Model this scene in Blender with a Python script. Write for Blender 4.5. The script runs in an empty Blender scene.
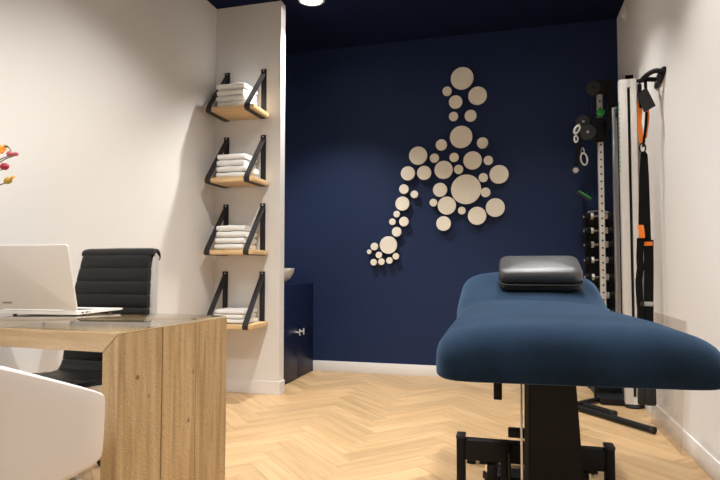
import bpy, bmesh, math, random
from mathutils import Matrix, Vector
random.seed(7)
sc = bpy.context.scene
col = sc.collection
PI = math.pi

# ------------------------------------------------------------------ camera
F, YAW, PIT, Y0 = 557.58, .2626, .0446, 3.84
cam_d = bpy.data.cameras.new('camera'); cam = bpy.data.objects.new('camera', cam_d); col.objects.link(cam)
cam.location = (0, 0, 1.0); cam.rotation_euler = (PI/2 + PIT, 0, YAW)
cam_d.sensor_width = 36; cam_d.lens = F/720*36; cam_d.shift_y = Y0/720; cam_d.clip_start = .02
sc.camera = cam
# ------------------------------------------------------------------ world, exposure
w = bpy.data.worlds.new('world'); sc.world = w; w.use_nodes = True
w.node_tree.nodes['Background'].inputs[0].default_value = (1, .95, .9, 1)
w.node_tree.nodes['Background'].inputs[1].default_value = .25
sc.view_settings.view_transform = 'Standard'; sc.view_settings.look = 'None'
sc.view_settings.gamma = 1; sc.view_settings.use_curve_mapping = False
sc.view_settings.exposure = 0.0
LIGHT_W = 235.0
LIGHTS = [(-1.54, 4.2, 1.15), (.30, 4.05, .42), (-1.1, 2.6, .95), (.15, 2.8, .55),
          (-1.1, 1.0, 1.15), (.15, 1.5, .62)]
# ------------------------------------------------------------------ pixel -> world
_s, _c, _sp, _cp = math.sin(YAW), math.cos(YAW), math.sin(PIT), math.cos(PIT)
_R = Vector((_c, _s, 0)); _FW = Vector((-_s*_cp, _c*_cp, _sp)); _U = Vector((_s*_sp, -_c*_sp, _cp)); _C = Vector((0, 0, 1))
def hit(u, v, ax, val):
    d = (u-360)/F*_R + _FW - (v-240-Y0)/F*_U
    return _C + d*((val-_C[ax])/d[ax])
# ------------------------------------------------------------------ room numbers
H, XR, XL, YB, YP, TP, XPE, XC, BBH = 3.195, .93, -2.37, 5.22, 4.155, .094, -1.785, -1.88, .103
YF = -1.1
# ------------------------------------------------------------------ materials
MATS = {}
def mat(name, color, rough=.5, metal=0, spec=.5, bump=0, bscale=60, var=0, vscale=3, coat=0, sheen=0, emit=None, estr=0, alpha=1, trans=0):
    if name in MATS: return MATS[name]
    m = bpy.data.materials.new(name); m.use_nodes = True; nt = m.node_tree; b = nt.nodes['Principled BSDF']
    b.inputs['Base Color'].default_value = (*color, 1); b.inputs['Roughness'].default_value = rough
    b.inputs['Metallic'].default_value = metal; b.inputs['Specular IOR Level'].default_value = spec
    b.inputs['Coat Weight'].default_value = coat; b.inputs['Coat Roughness'].default_value = .08
    b.inputs['Sheen Weight'].default_value = sheen; b.inputs['Alpha'].default_value = alpha
    b.inputs['Transmission Weight'].default_value = trans
    if emit: b.inputs['Emission Color'].default_value = (*emit, 1); b.inputs['Emission Strength'].default_value = estr
    tc = nt.nodes.new('ShaderNodeTexCoord')
    if var:
        n = nt.nodes.new('ShaderNodeTexNoise'); n.inputs['Scale'].default_value = vscale; n.inputs['Detail'].default_value = 4
        nt.links.new(tc.outputs['Object'], n.inputs['Vector'])
        r = nt.nodes.new('ShaderNodeValToRGB')
        r.color_ramp.elements[0].position = .3; r.color_ramp.elements[1].position = .7
        r.color_ramp.elements[0].color = (*[c*(1-var) for c in color], 1)
        r.color_ramp.elements[1].color = (*[min(1, c*(1+var)) for c in color], 1)
        nt.links.new(n.outputs['Fac'], r.inputs[0]); nt.links.new(r.outputs[0], b.inputs['Base Color'])
    if bump:
        n = nt.nodes.new('ShaderNodeTexNoise'); n.inputs['Scale'].default_value = bscale; n.inputs['Detail'].default_value = 5
        nt.links.new(tc.outputs['Object'], n.inputs['Vector'])
        bp = nt.nodes.new('ShaderNodeBump'); bp.inputs['Strength'].default_value = bump; bp.inputs['Distance'].default_value = .004
        nt.links.new(n.outputs['Fac'], bp.inputs['Height']); nt.links.new(bp.outputs[0], b.inputs['Normal'])
    if name == 'velour': b.inputs['Sheen Tint'].default_value = (.22, .38, .62, 1)
    MATS[name] = m
    return m

def wood(name, c0, c1, c2, axis='X', rough=.42, coat=0, scale=1.0, knots=0, rand=.35, saw=0):
    """oak-like: grain streaks along local axis; tone shifts per object / per island"""
    m = bpy.data.materials.new(name); m.use_nodes = True; nt = m.node_tree; N = nt.nodes.new; L = nt.links.new
    b = nt.nodes['Principled BSDF']; b.inputs['Roughness'].default_value = rough; b.inputs['Coat Weight'].default_value = coat
    b.inputs['Coat Roughness'].default_value = .12
    tc = N('ShaderNodeTexCoord'); oi = N('ShaderNodeObjectInfo'); ge = N('ShaderNodeNewGeometry')
    ad = N('ShaderNodeMath'); ad.operation = 'ADD'; L(oi.outputs['Random'], ad.inputs[0]); L(ge.outputs['Random Per Island'], ad.inputs[1])
    fr = N('ShaderNodeMath'); fr.operation = 'FRACT'; L(ad.outputs[0], fr.inputs[0])
    mu = N('ShaderNodeMath'); mu.operation = 'MULTIPLY'; mu.inputs[1].default_value = 37; L(fr.outputs[0], mu.inputs[0])
    cx = N('ShaderNodeCombineXYZ'); [L(mu.outputs[0], cx.inputs[i]) for i in range(3)]
    va = N('ShaderNodeVectorMath'); va.operation = 'ADD'; L(tc.outputs['Object'], va.inputs[0]); L(cx.outputs[0], va.inputs[1])
    mp = N('ShaderNodeMapping'); k = {'X': (1.2, 16, 16), 'Y': (16, 1.2, 16), 'Z': (16, 16, 1.2)}[axis]
    mp.inputs['Scale'].default_value = [q*scale for q in k]; L(va.outputs[0], mp.inputs[0])
    n1 = N('ShaderNodeTexNoise'); n1.inputs['Scale'].default_value = 2.2; n1.inputs['Detail'].default_value = 6; n1.inputs['Distortion'].default_value = .6
    L(mp.outputs[0], n1.inputs['Vector'])
    rp = N('ShaderNodeValToRGB'); e = rp.color_ramp.elements
    e[0].position = .28; e[0].color = (*c0, 1); e[1].position = .72; e[1].color = (*c2, 1)
    q = e.new(.5); q.color = (*c1, 1); L(n1.outputs['Fac'], rp.inputs[0])
    mr = N('ShaderNodeMapRange'); mr.inputs[3].default_value = 1-rand/2; mr.inputs[4].default_value = 1+rand/2; L(fr.outputs[0], mr.inputs[0])
    mx = N('ShaderNodeVectorMath'); mx.operation = 'MULTIPLY'; L(rp.outputs[0], mx.inputs[0]); L(mr.outputs[0], mx.inputs[1])
    out = mx.outputs[0]
    hgt = n1.outputs['Fac']
    if knots:
        vo = N('ShaderNodeTexVoronoi'); vo.inputs['Scale'].default_value = knots; L(va.outputs[0], vo.inputs['Vector'])
        kr = N('ShaderNodeValToRGB'); kr.color_ramp.elements[0].position = .03; kr.color_ramp.elements[1].position = .11
        kr.color_ramp.elements[0].color = (.35, .26, .18, 1); kr.color_ramp.elements[1].color = (1, 1, 1, 1); L(vo.outputs['Distance'], kr.inputs[0])
        m2 = N('ShaderNodeVectorMath'); m2.operation = 'MULTIPLY'; L(out, m2.inputs[0]); L(kr.outputs[0], m2.inputs[1]); out = m2.outputs[0]
    if saw:   # rough-sawn diagonal marks of reclaimed boards
        wv = N('ShaderNodeTexWave'); wv.wave_type = 'BANDS'; wv.bands_direction = 'DIAGONAL'; wv.inputs['Scale'].default_value = 42
        wv.inputs['Distortion'].default_value = 14; wv.inputs['Detail'].default_value = 3; L(va.outputs[0], wv.inputs['Vector'])
        mw = N('ShaderNodeMapRange'); mw.inputs[3].default_value = 1-saw; mw.inputs[4].default_value = 1+saw*.4; L(wv.outputs['Fac'], mw.inputs[0])
        m3 = N('ShaderNodeVectorMath'); m3.operation = 'MULTIPLY'; L(out, m3.inputs[0]); L(mw.outputs[0], m3.inputs[1]); out = m3.outputs[0]
    L(out, b.inputs['Base Color'])
    bp = N('ShaderNodeBump'); bp.inputs['Strength'].default_value = .15; bp.inputs['Distance'].default_value = .002
    L(hgt, bp.inputs['Height']); L(bp.outputs[0], b.inputs['Normal'])
    MATS[name] = m
    return m

def clear_mat(name, tint, refl_rough=.02, haze=0, refl=.9):
    m = bpy.data.materials.new(name); m.use_nodes = True; nt = m.node_tree; N = nt.nodes.new; L = nt.links.new
    nt.nodes.remove(nt.nodes['Principled BSDF'])
    t = N('ShaderNodeBsdfTransparent'); t.inputs[0].default_value = (*tint, 1)
    g = N('ShaderNodeBsdfGlossy'); g.inputs['Roughness'].default_value = refl_rough
    lw = N('ShaderNodeLayerWeight'); lw.inputs[0].default_value = .5
    pw5 = N('ShaderNodeMath'); pw5.operation = 'POWER'; pw5.inputs[1].default_value = 4; L(lw.outputs['Facing'], pw5.inputs[0])
    f = N('ShaderNodeMath'); f.operation = 'MULTIPLY_ADD'; f.inputs[1].default_value = refl; f.inputs[2].default_value = .04*refl; L(pw5.outputs[0], f.inputs[0])
    mx = N('ShaderNodeMixShader'); L(f.outputs[0], mx.inputs[0]); L(t.outputs[0], mx.inputs[1]); L(g.outputs[0], mx.inputs[2])
    o = mx
    if haze:
        d = N('ShaderNodeBsdfDiffuse'); d.inputs[0].default_value = (.75, .72, .68, 1)
        m2 = N('ShaderNodeMixShader'); m2.inputs[0].default_value = haze; L(mx.outputs[0], m2.inputs[1]); L(d.outputs[0], m2.inputs[2]); o = m2
    L(o.outputs[0], nt.nodes['Material Output'].inputs[0]); MATS[name] = m
    return m

mat('wall_paint', (.745, .72, .69), .75, bump=.08, bscale=90)
mat('white_paint', (.78, .76, .74), .45)
mat('navy_paint', (.0095, .0215, .070), .62, spec=.25, bump=.06, bscale=90)
mat('navy_lacquer', (.006, .012, .045), .4, spec=.3)
mat('ceiling_navy', (.005, .009, .034), .8, spec=.1)
wood('oak_floor', (.44, .275, .13), (.535, .350, .178), (.61, .42, .23), 'X', .42, rand=.24, scale=.7)
mat('floor_base', (.20, .12, .05), .8)
wood('desk_wood_x', (.48, .335, .18), (.60, .435, .25), (.69, .53, .34), 'X', .5, scale=1.1, knots=5, rand=.18, saw=.06)
wood('desk_wood_z', (.38, .25, .12), (.53, .37, .19), (.63, .465, .27), 'Z', .55, scale=1.0, knots=9, rand=.22, saw=.14)
wood('shelf_wood', (.55, .35, .16), (.68, .46, .23), (.76, .55, .31), 'X', .5, scale=1.4, rand=.2)
clear_mat('desk_glass', (.94, .93, .90))
clear_mat('acrylic', (.965, .95, .935), .08, .05, .3)
mat('black_metal', (.009, .009, .010), .5, 0, .2)
mat('brushed_steel', (.72, .70, .66), .35, .5)
mat('black_strap_metal', (.018, .018, .02), .5, .2)
mat('chrome', (.75, .75, .76), .15, 1)
mat('aluminium', (.70, .70, .71), .28, 1)
mat('silver_body', (.82, .80, .78), .42, 0)
mat('black_leather', (.006, .0065, .007), .42, spec=.35, bump=.15, bscale=180)
mat('pillow_leather', (.03, .03, .031), .40, spec=1.0, bump=.10, bscale=25)
mat('velour', (.010, .0225, .045), .95, spec=.1, sheen=.40, bump=.35, bscale=240, var=.30, vscale=6)
mat('white_plastic', (.74, .70, .67), .38)
mat('white_metal', (.70, .67, .62), .35)
mat('dark_hole', (.01, .01, .01), .8)
mat('black_plastic', (.014, .014, .015), .45)
mat('caster_grey', (.05, .05, .05), .5)
mat('rubber', (.012, .012, .012), .8)
mat('green_plastic', (.03, .40, .06), .4)
mat('green_print', (.06, .45, .16), .6)
mat('orange_web', (.85, .20, .02), .7, bump=.2, bscale=300)
mat('black_web', (.006, .006, .006), .9, spec=.15, bump=.2, bscale=300)
mat('towel', (.92, .91, .89), .95, sheen=.2, bump=.5, bscale=220)
mat('disc_cream', (.80, .74, .62), .8, bump=.1, bscale=120)
mat('ceramic', (.80, .78, .75), .15)
mat('grey_print', (.35, .34, .33), .5)
mat('lamp_glow', (1, 1, 1), .5, emit=(1, .985, .96), estr=16)
mat('stem_green', (.10, .13, .05), .6)
mat('berry_pink', (.55, .12, .14), .35)
mat('berry_red', (.42, .02, .05), .3)
mat('hip_yellow', (.52, .36, .05), .4)
mat('petal_orange', (.90, .36, .02), .6)
clear_mat('vase_glass', (.9, .93, .92))

# ------------------------------------------------------------------ objects
WORLD = {}
def thing(name, label, cat, loc=(0, 0, 0), rotz=0, group=None):
    o = bpy.data.objects.new(name, None); col.objects.link(o); o.empty_display_size = .1
    o.location = loc; o.rotation_euler = (0, 0, rotz); o['label'] = label; o['category'] = cat
    if group: o['group'] = group
    WORLD[o] = Matrix.Translation(loc) @ Matrix.Rotation(rotz, 4, 'Z')
    return o
def obj(name, bm, m, parent=None, local=False, smooth=True, label=None):
    me = bpy.data.meshes.new(name)
    bmesh.ops.recalc_face_normals(bm, faces=bm.faces[:]); bm.to_mesh(me); bm.free()
    if smooth:
        me.polygons.foreach_set('use_smooth', [True]*len(me.polygons)); me.set_sharp_from_angle(angle=math.radians(38))
    me.materials.append(MATS[m]); o = bpy.data.objects.new(name, me); col.objects.link(o)
    if parent is not None:
        W = WORLD[parent]
        if not local: me.transform(W.inverted())
        o.parent = parent; WORLD[o] = W
    if label: o['label'] = label
    return o
def tag(o, label, cat, group=None):
    o['label'] = label; o['category'] = cat
    if group: o['group'] = group
    return o
def struct(name, bm, m, parent=None):
    o = obj(name, bm, m, parent)
    WORLD[o] = Matrix.Identity(4)
    o['kind'] = 'structure'
    return o
def BM(): return bmesh.new()
def box(bm, x0, x1, y0, y1, z0, z1, bev=0, seg=2):
    vs = [bm.verts.new((x, y, z)) for x in (x0, x1) for y in (y0, y1) for z in (z0, z1)]
    fs = [bm.faces.new([vs[i] for i in f]) for f in ((0, 1, 3, 2), (4, 6, 7, 5), (0, 4, 5, 1), (2, 3, 7, 6), (0, 2, 6, 4), (1, 5, 7, 3))]
    if bev:
        es = list({e for f in fs for e in f.edges})
        bmesh.ops.bevel(bm, geom=es, offset=bev, segments=seg, affect='EDGES', profile=.5)
    return bm
def Bx(*a, **k): return box(BM(), *a, **k)
def prism(bm, pts, axis, a, b, bev=0):
    """polygon pts extruded along axis from a to b; pts are the two other coordinates in order"""
    def mk(p, t): return {0: (t, p[0], p[1]), 1: (p[0], t, p[1]), 2: (p[0], p[1], t)}[axis]
    A = [bm.verts.new(mk(p, a)) for p in pts]; B = [bm.verts.new(mk(p, b)) for p in pts]; n = len(pts)
    fs = [bm.faces.new(A), bm.faces.new(B[::-1])]
    fs += [bm.faces.new((A[i], A[(i+1) % n], B[(i+1) % n], B[i])) for i in range(n)]
    if bev: bmesh.ops.bevel(bm, geom=list({e for f in fs for e in f.edges}), offset=bev, segments=2, affect='EDGES')
    return bm
def tube(bm, pts, r, n=10, flat=None, cap=True):
    """sweep of a circle (or flat=(w,t) rectangle-ish ellipse) along a polyline; r may be a list"""
    pts = [Vector(p) for p in pts]; rs = r if isinstance(r, (list, tuple)) else [r]*len(pts)
    rings = []; up = None
    for i, p in enumerate(pts):
        d = (pts[min(i+1, len(pts)-1)] - pts[max(i-1, 0)]).normalized()
        if up is None:
            up = Vector((0, 0, 1)) if abs(d.z) < .9 else Vector((1, 0, 0))
        s = d.cross(up).normalized(); up = s.cross(d).normalized()
        rings.append([bm.verts.new(p + (s*math.cos(2*PI*k/n) + up*math.sin(2*PI*k/n))*rs[i]) for k in range(n)])
    for a, b in zip(rings, rings[1:]):
        for k in range(n): bm.faces.new((a[k], a[(k+1) % n], b[(k+1) % n], b[k]))
    if cap: bm.faces.new(rings[0][::-1]); bm.faces.new(rings[-1])
    return bm
def ribbon(bm, pts, width, thick):
    """flat band along a polyline; width is a vector, thickness along the band's normal"""
    pts = [Vector(p) for p in pts]; wv = Vector(width)/2; rings = []
    for i, p in enumerate(pts):
        d = (pts[min(i+1, len(pts)-1)] - pts[max(i-1, 0)]).normalized(); n = d.cross(wv).normalized()*thick/2
        rings.append([bm.verts.new(p + q) for q in (wv+n, wv-n, -wv-n, -wv+n)])
    for a, b in zip(rings, rings[1:]):
        for k in range(4): bm.faces.new((a[k], a[(k+1) % 4], b[(k+1) % 4], b[k]))
    bm.faces.new(rings[0][::-1]); bm.faces.new(rings[-1])
    return bm
def lathe(bm, prof, c=(0, 0, 0), axis=2, n=24):
    rings = []
    for r, t in prof:
        ring = []
        for k in range(n):
            a = 2*PI*k/n; q = [r*math.cos(a), r*math.sin(a)]
            v = {2: (q[0], q[1], t), 1: (q[0], t, q[1]), 0: (t, q[0], q[1])}[axis]
            ring.append(bm.verts.new(Vector(c)+Vector(v)))
        rings.append(ring)
    for a, b in zip(rings, rings[1:]):
        for k in range(n): bm.faces.new((a[k], a[(k+1) % n], b[(k+1) % n], b[k]))
    if prof[0][0] > 1e-6: bm.faces.new(rings[0][::-1])
    if prof[-1][0] > 1e-6: bm.faces.new(rings[-1])
    bmesh.ops.remove_doubles(bm, verts=bm.verts[:], dist=1e-6)
    return bm
def ball(bm, c, r, s=(1, 1, 1), u=14, v=9):
    bmesh.ops.create_uvsphere(bm, u_segments=u, v_segments=v, radius=r, matrix=Matrix.Translation(c) @ Matrix.Diagonal((*s, 1)))
    return bm
def ringtorus(bm, c, R, r, M=None, n=18, m=7, sx=1, sz=1):
    """ring in the XZ plane (optionally stretched), moved by c"""
    M = M or Matrix.Identity(3); rings = []
    for i in range(n):
        a = 2*PI*i/n; o = Vector((math.cos(a)*R*sx, 0, math.sin(a)*R*sz)); d = Vector((math.cos(a), 0, math.sin(a)))
        rings.append([bm.verts.new(Vector(c) + M @ (o + d*math.cos(2*PI*k/m)*r + Vector((0, 1, 0))*math.sin(2*PI*k/m)*r)) for k in range(m)])
    for i in range(n):
        a, b = rings[i], rings[(i+1) % n]
        for k in range(m): bm.faces.new((a[k], a[(k+1) % m], b[(k+1) % m], b[k]))
    return bm
def slab(bm, w, l, t, R, r, cz=0, puff=0, n=6, k=4):
    """rounded slab centred on origin: plan corner radius R, edge rounding r, thickness t, domed by puff"""
    prof = [(r*(1-math.cos(a)), -t/2 + r*(1-math.sin(a))) for a in [PI/2*i/k for i in range(k, -1, -1)]]
    prof = [(r-r*math.sin(PI/2*i/k), -t/2 + r - r*math.cos(PI/2*i/k)) for i in range(k+1)]
    prof += [(r-r*math.cos(PI/2*i/k), t/2 - r + r*math.sin(PI/2*i/k)) for i in range(k+1)]
    if puff:
        for s in (.25, .5, .75, .95): prof.append((r + s*(min(w, l)/2 - r), t/2 + puff*math.sin(s*PI/2)))
    rings = []
    for d, z in prof:
        rr = max(R-d, .001) if d < R else .001
        hw, hl = w/2-d, l/2-d; rr = min(rr, hw, hl); ring = []
        for cxs, cys, a0 in ((1, 1, 0), (-1, 1, PI/2), (-1, -1, PI), (1, -1, 3*PI/2)):
            for i in range(n+1):
                a = a0 + PI/2*i/n
                ring.append(bm.verts.new((cxs*(hw-rr)+rr*math.cos(a), cys*(hl-rr)+rr*math.sin(a), z+cz)))
        rings.append(ring)
    m = len(rings[0])
    for a, b in zip(rings, rings[1:]):
        for i in range(m): bm.faces.new((a[i], a[(i+1) % m], b[(i+1) % m], b[i]))
    bm.faces.new(rings[0][::-1]); bm.faces.new(rings[-1])
    return bm
def xf(bm, M):
    bmesh.ops.transform(bm, matrix=M, verts=bm.verts[:]); return bm
T = Matrix.Translation
def RX(a): return Matrix.Rotation(a, 4, 'X')
def RY(a): return Matrix.Rotation(a, 4, 'Y')
def RZ(a): return Matrix.Rotation(a, 4, 'Z')

# ================================================================== SETTING
th = .15
floor = struct('floor', Bx(XL-th, XR+th, YF-th, YB+th, -.1, -.012), 'floor_base')
struct('ceiling', Bx(XL-th, XR+th, YF-th, YB+th, H, H+.12), 'ceiling_navy')
struct('wall_left', Bx(XL-th, XL, YF-th, YB+th, -.012, H), 'wall_paint')
struct('wall_right', Bx(XR, XR+th, YF-th, YB+th, -.012, H), 'wall_paint')
struct('wall_back', Bx(XL, XR, YB, YB+th, -.012, H), 'navy_paint')
struct('wall_front', Bx(XL, XR, YF-th, YF, -.012, H), 'wall_paint')
struct('wall_partition', Bx(XL, XPE, YP, YP+TP, 0, H), 'wall_paint')
# herringbone planks: 0.6 x 0.12 m at 45 degrees, zigzag columns running to the back wall
Wd, n5 = .12, 5
X0 = -.80; Y00 = 3.355
def plank_local(l, wd, t=.012):
    bm = BM(); c = .0012; g = .0005
    vs = [[bm.verts.new((sx*(l/2-g-q), sy*(wd/2-g-q), z)) for sx, sy in ((-1, -1), (1, -1), (1, 1), (-1, 1))] for q, z in ((0, -t), (0, -.0010), (c, 0))]
    for a, b in zip(vs, vs[1:]):
        for i in range(4): bm.faces.new((a[i], a[(i+1) % 4], b[(i+1) % 4], b[i]))
    bm.faces.new(vs[-1])
    return bm
pm = bpy.data.meshes.new('plank'); _b = plank_local(n5*Wd, Wd); _b.to_mesh(_b and pm); _b.free(); pm.materials.append(MATS['oak_floor'])
def to_xy(a, b): return (X0 + (a-b)*Wd/math.sqrt(2), Y00 + (a+b)*Wd/math.sqrt(2))
planks = []
for k in range(-60, 60):
    for m in range(-12, 12):
        a, b = k + 2*n5*m, k
        planks.append(((a + n5/2, b + .5), PI/4))
        c_ = k + 2*n5*m; b0 = k - 2*n5 + 1
        planks.append(((c_ + .5, b0 + n5/2), 3*PI/4))
def clip(poly, ax, lim, sgn):
    out = []
    for i in range(len(poly)):
        p, q = poly[i], poly[(i+1) % len(poly)]; fp, fq = sgn*(p[ax]-lim), sgn*(q[ax]-lim)
        if fp <= 0: out.append(p)
        if fp*fq < 0:
            t = fp/(fp-fq); out.append((p[0]+(q[0]-p[0])*t, p[1]+(q[1]-p[1])*t))
    return out
cand = []
for (ab, ang) in planks:
    x, y = to_xy(*ab)
    if not (XL-.35 < x < XR+.35 and YF-.35 < y < YB+.35): continue
    ca, sa = math.cos(ang), math.sin(ang); hl, hw = n5*Wd/2-.0005, Wd/2-.0005
    poly = [(x+u*ca-v*sa, y+u*sa+v*ca) for u, v in ((-hl, -hw), (hl, -hw), (hl, hw), (-hl, hw))]
    full = all(XL < p[0] < XR and YF < p[1] < YB for p in poly)
    pc = poly
    for ax, lim, sg in ((0, XR, 1), (0, XL, -1), (1, YB, 1), (1, YF, -1)):
        if pc: pc = clip(pc, ax, lim, sg)
    if len(pc) < 3: continue
    ar = abs(sum(pc[i][0]*pc[(i+1) % len(pc)][1]-pc[(i+1) % len(pc)][0]*pc[i][1] for i in range(len(pc))))/2
    if ar < .0004: continue
    # hidden under the washbasin alcove or far behind the camera: those go last
    hid = (x < XC-.2 and y > YP) or y < 1.0 or (x < -1.3 and y < 2.2)
    cand.append((hid, -y, x, y, ang, full, pc))
cand.sort()
rest = BM()
for i, (hid, ny, x, y, ang, full, pc) in enumerate(cand):
    if i < 295:
        if full:
            o = bpy.data.objects.new('plank', pm); col.objects.link(o); o.parent = floor; o.location = (x, y, 0); o.rotation_euler = (0, 0, ang)
        else:
            M = T((x, y, 0)) @ RZ(ang); Mi = M.inverted()
            lp = [Mi @ Vector((p[0], p[1], 0)) for p in pc]
            b_ = prism(BM(), [(p.x, p.y) for p in lp], 2, -.012, 0)
            o = obj('plank', b_, 'oak_floor', floor, local=True, smooth=False); o.matrix_local = M
    else:
        prism(rest, pc, 2, -.012, 0)
r_ = obj('planks_beyond', rest, 'oak_floor', floor, smooth=False); r_['kind'] = 'stuff'
# baseboards
def baseboard(name, x0, x1, y0, y1): return struct(name, Bx(x0, x1, y0, y1, 0, BBH, bev=.002), 'white_paint')
baseboard('baseboard_back', XC+.001, XR, YB-.012, YB)
baseboard('baseboard_right', XR-.012, XR, YF, YB-.0125)
baseboard('baseboard_left', XL, XL+.012, YF, YP-.0125)
bp_ = prism(BM(), [(XL, YP), (XL, YP-.012), (XPE+.012, YP-.012), (XPE+.012, YP+TP), (XPE, YP+TP), (XPE, YP)], 2, 0, BBH, bev=.0015)
struct('baseboard_partition', bp_, 'white_paint')

# ================================================================== DOWNLIGHTS
for i, (x, y, k) in enumerate(LIGHTS):
    lab = 'round recessed ceiling downlight over ' + ('the end of the shelf wall', 'the gym machine corner', 'the desk chair', 'the treatment table', 'the visitor armchair', 'the near floor beside the right wall')[i]
    t = thing('ceiling_downlight', lab, 'light', (x, y, H), 0, 'recessed ceiling downlights')
    obj('trim_ring', lathe(BM(), [(.084, 0), (.108, 0), (.108, -.006), (.094, -.010), (.084, -.004)], axis=2, n=32), 'white_paint', t, local=True)
    obj('lens', lathe(BM(), [(.0, -.001), (.0835, -.001), (.0835, -.004), (0, -.004)], n=32), 'lamp_glow', t, local=True)
    ld = bpy.data.lights.new('downlight_beam', 'SPOT'); ld.energy = LIGHT_W*k; ld.color = (1, .975, .945)
    ld.spot_size = math.radians((100, 100, 130, 112, 130, 112)[i]); ld.spot_blend = .65; ld.shadow_soft_size = .045
    lo = bpy.data.objects.new('downlight_beam', ld); col.objects.link(lo); lo.parent = t; lo.location = (0, 0, -.012)

# ================================================================== MASSAGE TABLE
TX = .125
mt = thing('massage_table', 'adjustable treatment table with a navy velour cover and black steel base', 'treatment table', (TX, 2.2, 0))
def cover_mesh():
    bm = BM(); st = []
    # y, centre x, half width, top z, bottom z
    y0, y1, yh = 1.50, 3.10, 2.60
    def prof(y):
        hw = .378 - .050*min(1, (y-y0)/(yh-y0)); cx = .174 - .074*min(1, (y-y0)/(yh-y0)); hw += .012*max(0, min(1, (y-yh)/.1)); cx -= .010*max(0, min(1, (y-yh)/.1))
        zt = .853 - .012*max(0, 1-(y-y0)/.35); zb = .69
        if y > yh-.06:
            lift = (y-yh if y > yh+.05 else max(0, y-yh+.05)**2/.2)*.31 - .0015*math.exp(-((y-yh)/.015)**2)
            zt += lift; zb += lift*.8
        return cx, hw, zt, zb
    ys = []
    re = .11
    for i in range(7): ys.append((y0 + re*(1-math.cos(PI/2*i/6)), math.sin(PI/2*i/6)))
    for i in range(1, 22): ys.append((y0+re + (yh-.08-y0-re)*i/21, 1))
    for i in range(1, 17): ys.append((yh-.08 + .16*i/16, 1))
    for i in range(1, 8): ys.append((yh+.08 + (y1-re-yh-.08)*i/7, 1))
    for i in range(1, 7): ys.append((y1-re + re*math.sin(PI/2*i/6), math.cos(PI/2*i/6)))
    rings = []
    for y, e in ys:
        cx, hw, zt, zb = prof(y)
        e2 = max(e, .02); cz = zb + .042; hh_t = (zt-cz); hh_b = (cz-zb)
        k = 1-e2
        hw2 = hw - .055*k; t_ = hh_t*(1-.70*k) ; b_ = hh_b*(1-.2*k)
        ring = []; n = 44
        for i in range(n):
            a = 2*PI*i/n; ca, sa = math.cos(a), math.sin(a)
            ex_ = (.44 if ca < 0 else .60) if sa > 0 else .16; px = math.copysign(abs(ca)**ex_, ca)*hw2
            pz = math.copysign(abs(sa)**(.62 if sa > 0 else .3), sa)*(t_ if sa > 0 else b_)
            pz += (.006*math.cos(px/hw*PI/2) if sa > 0 else 0)
            fd = max(0, 1-(y-y0)/.5); ring.append(bm.verts.new((cx+px, y + .14*(px+hw)*fd, cz+pz - .012*px*fd)))
        rings.append(ring)
    for a, b in zip(rings, rings[1:]):
        for i in range(len(a)): bm.faces.new((a[i], a[(i+1) % len(a)], b[(i+1) % len(a)], b[i]))
    bm.faces.new(rings[0][::-1]); bm.faces.new(rings[-1])
    return bm
obj('padded_cover', cover_mesh(), 'velour', mt, label='navy velour cover over the padded top')
obj('top_frame', Bx(TX-.20, TX+.14, 1.95, 2.60, .655, .70, bev=.004), 'black_metal', mt)
# tapered lifting column
def tapered(bm, xa, xb, ya, yb, za, xc, xd, yc, yd, zb):
    v = [bm.verts.new(p) for p in ((xa, ya, za), (xb, ya, za), (xb, yb, za), (xa, yb, za), (xc, yc, zb), (xd, yc, zb), (xd, yd, zb), (xc, yd, zb))]
    fs = [bm.faces.new([v[i] for i in f]) for f in ((0, 1, 2, 3), (4, 7, 6, 5), (0, 4, 5, 1), (1, 5, 6, 2), (2, 6, 7, 3), (3, 7, 4, 0))]
    bmesh.ops.bevel(bm, geom=list({e for f in fs for e in f.edges}), offset=.006, segments=2, affect='EDGES'); return bm
lc = obj('lifting_column', tapered(BM(), .052, .252, 2.10, 2.50, .045, .059, .212, 2.06, 2.40, .66), 'black_metal', mt)
obj('column_edge_strip', tapered(BM(), .038, .0525, 2.098, 2.12, .045, .045, .0595, 2.058, 2.08, .655), 'black_plastic', lc)
for yy, zb5, zt5 in ((2.36, .215, .297), (2.95, .03, .09)):
    fb = obj('base_crossbeam', Bx(-.19, .37, yy, yy+.05, zb5, zt5, bev=.004), 'black_metal', mt)
    for xx in (-.205, .365):
        p = obj('base_post', Bx(xx-.017, xx+.017, yy-.004, yy+.054, .012, zt5+.011, bev=.004), 'black_metal', mt)
        obj('end_cap', Bx(xx-.019, xx+.019, yy-.006, yy+.056, zt5+.004, zt5+.018, bev=.004), 'black_plastic', p)
        obj('foot_pad', lathe(BM(), [(.024, 0), (.024, .008), (.016, .013)], (xx, yy+.025, 0)), 'rubber', p)
for xx in (-.08, .26): obj('base_rail', Bx(xx-.02, xx+.02, 2.4085, 2.949, .045, .085, bev=.004), 'black_metal', mt)
for xx in (-.08, .26):
    obj('rail_bracket', Bx(xx-.02, xx+.02, 2.362, 2.408, .045, .2145, bev=.003), 'black_metal', mt)
obj('column_foot', Bx(-.061, .241, 2.48, 2.60, .045, .12, bev=.004), 'black_metal', mt)
_a = hit(508, 428, 1, 2.14); _b = hit(526, 437.5, 1, 2.14)
obj('height_linkage', Bx(_a.x, _b.x, 2.12, 2.16, _b.z, _a.z, bev=.004), 'black_metal', mt)
_a = hit(500, 441, 1, 2.33); _b = hit(509, 441, 1, 2.33)
obj('upright_plate', Bx(_a.x, _b.x, 2.33, 2.3595, .045, _a.z, bev=.003), 'black_metal', mt)
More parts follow.
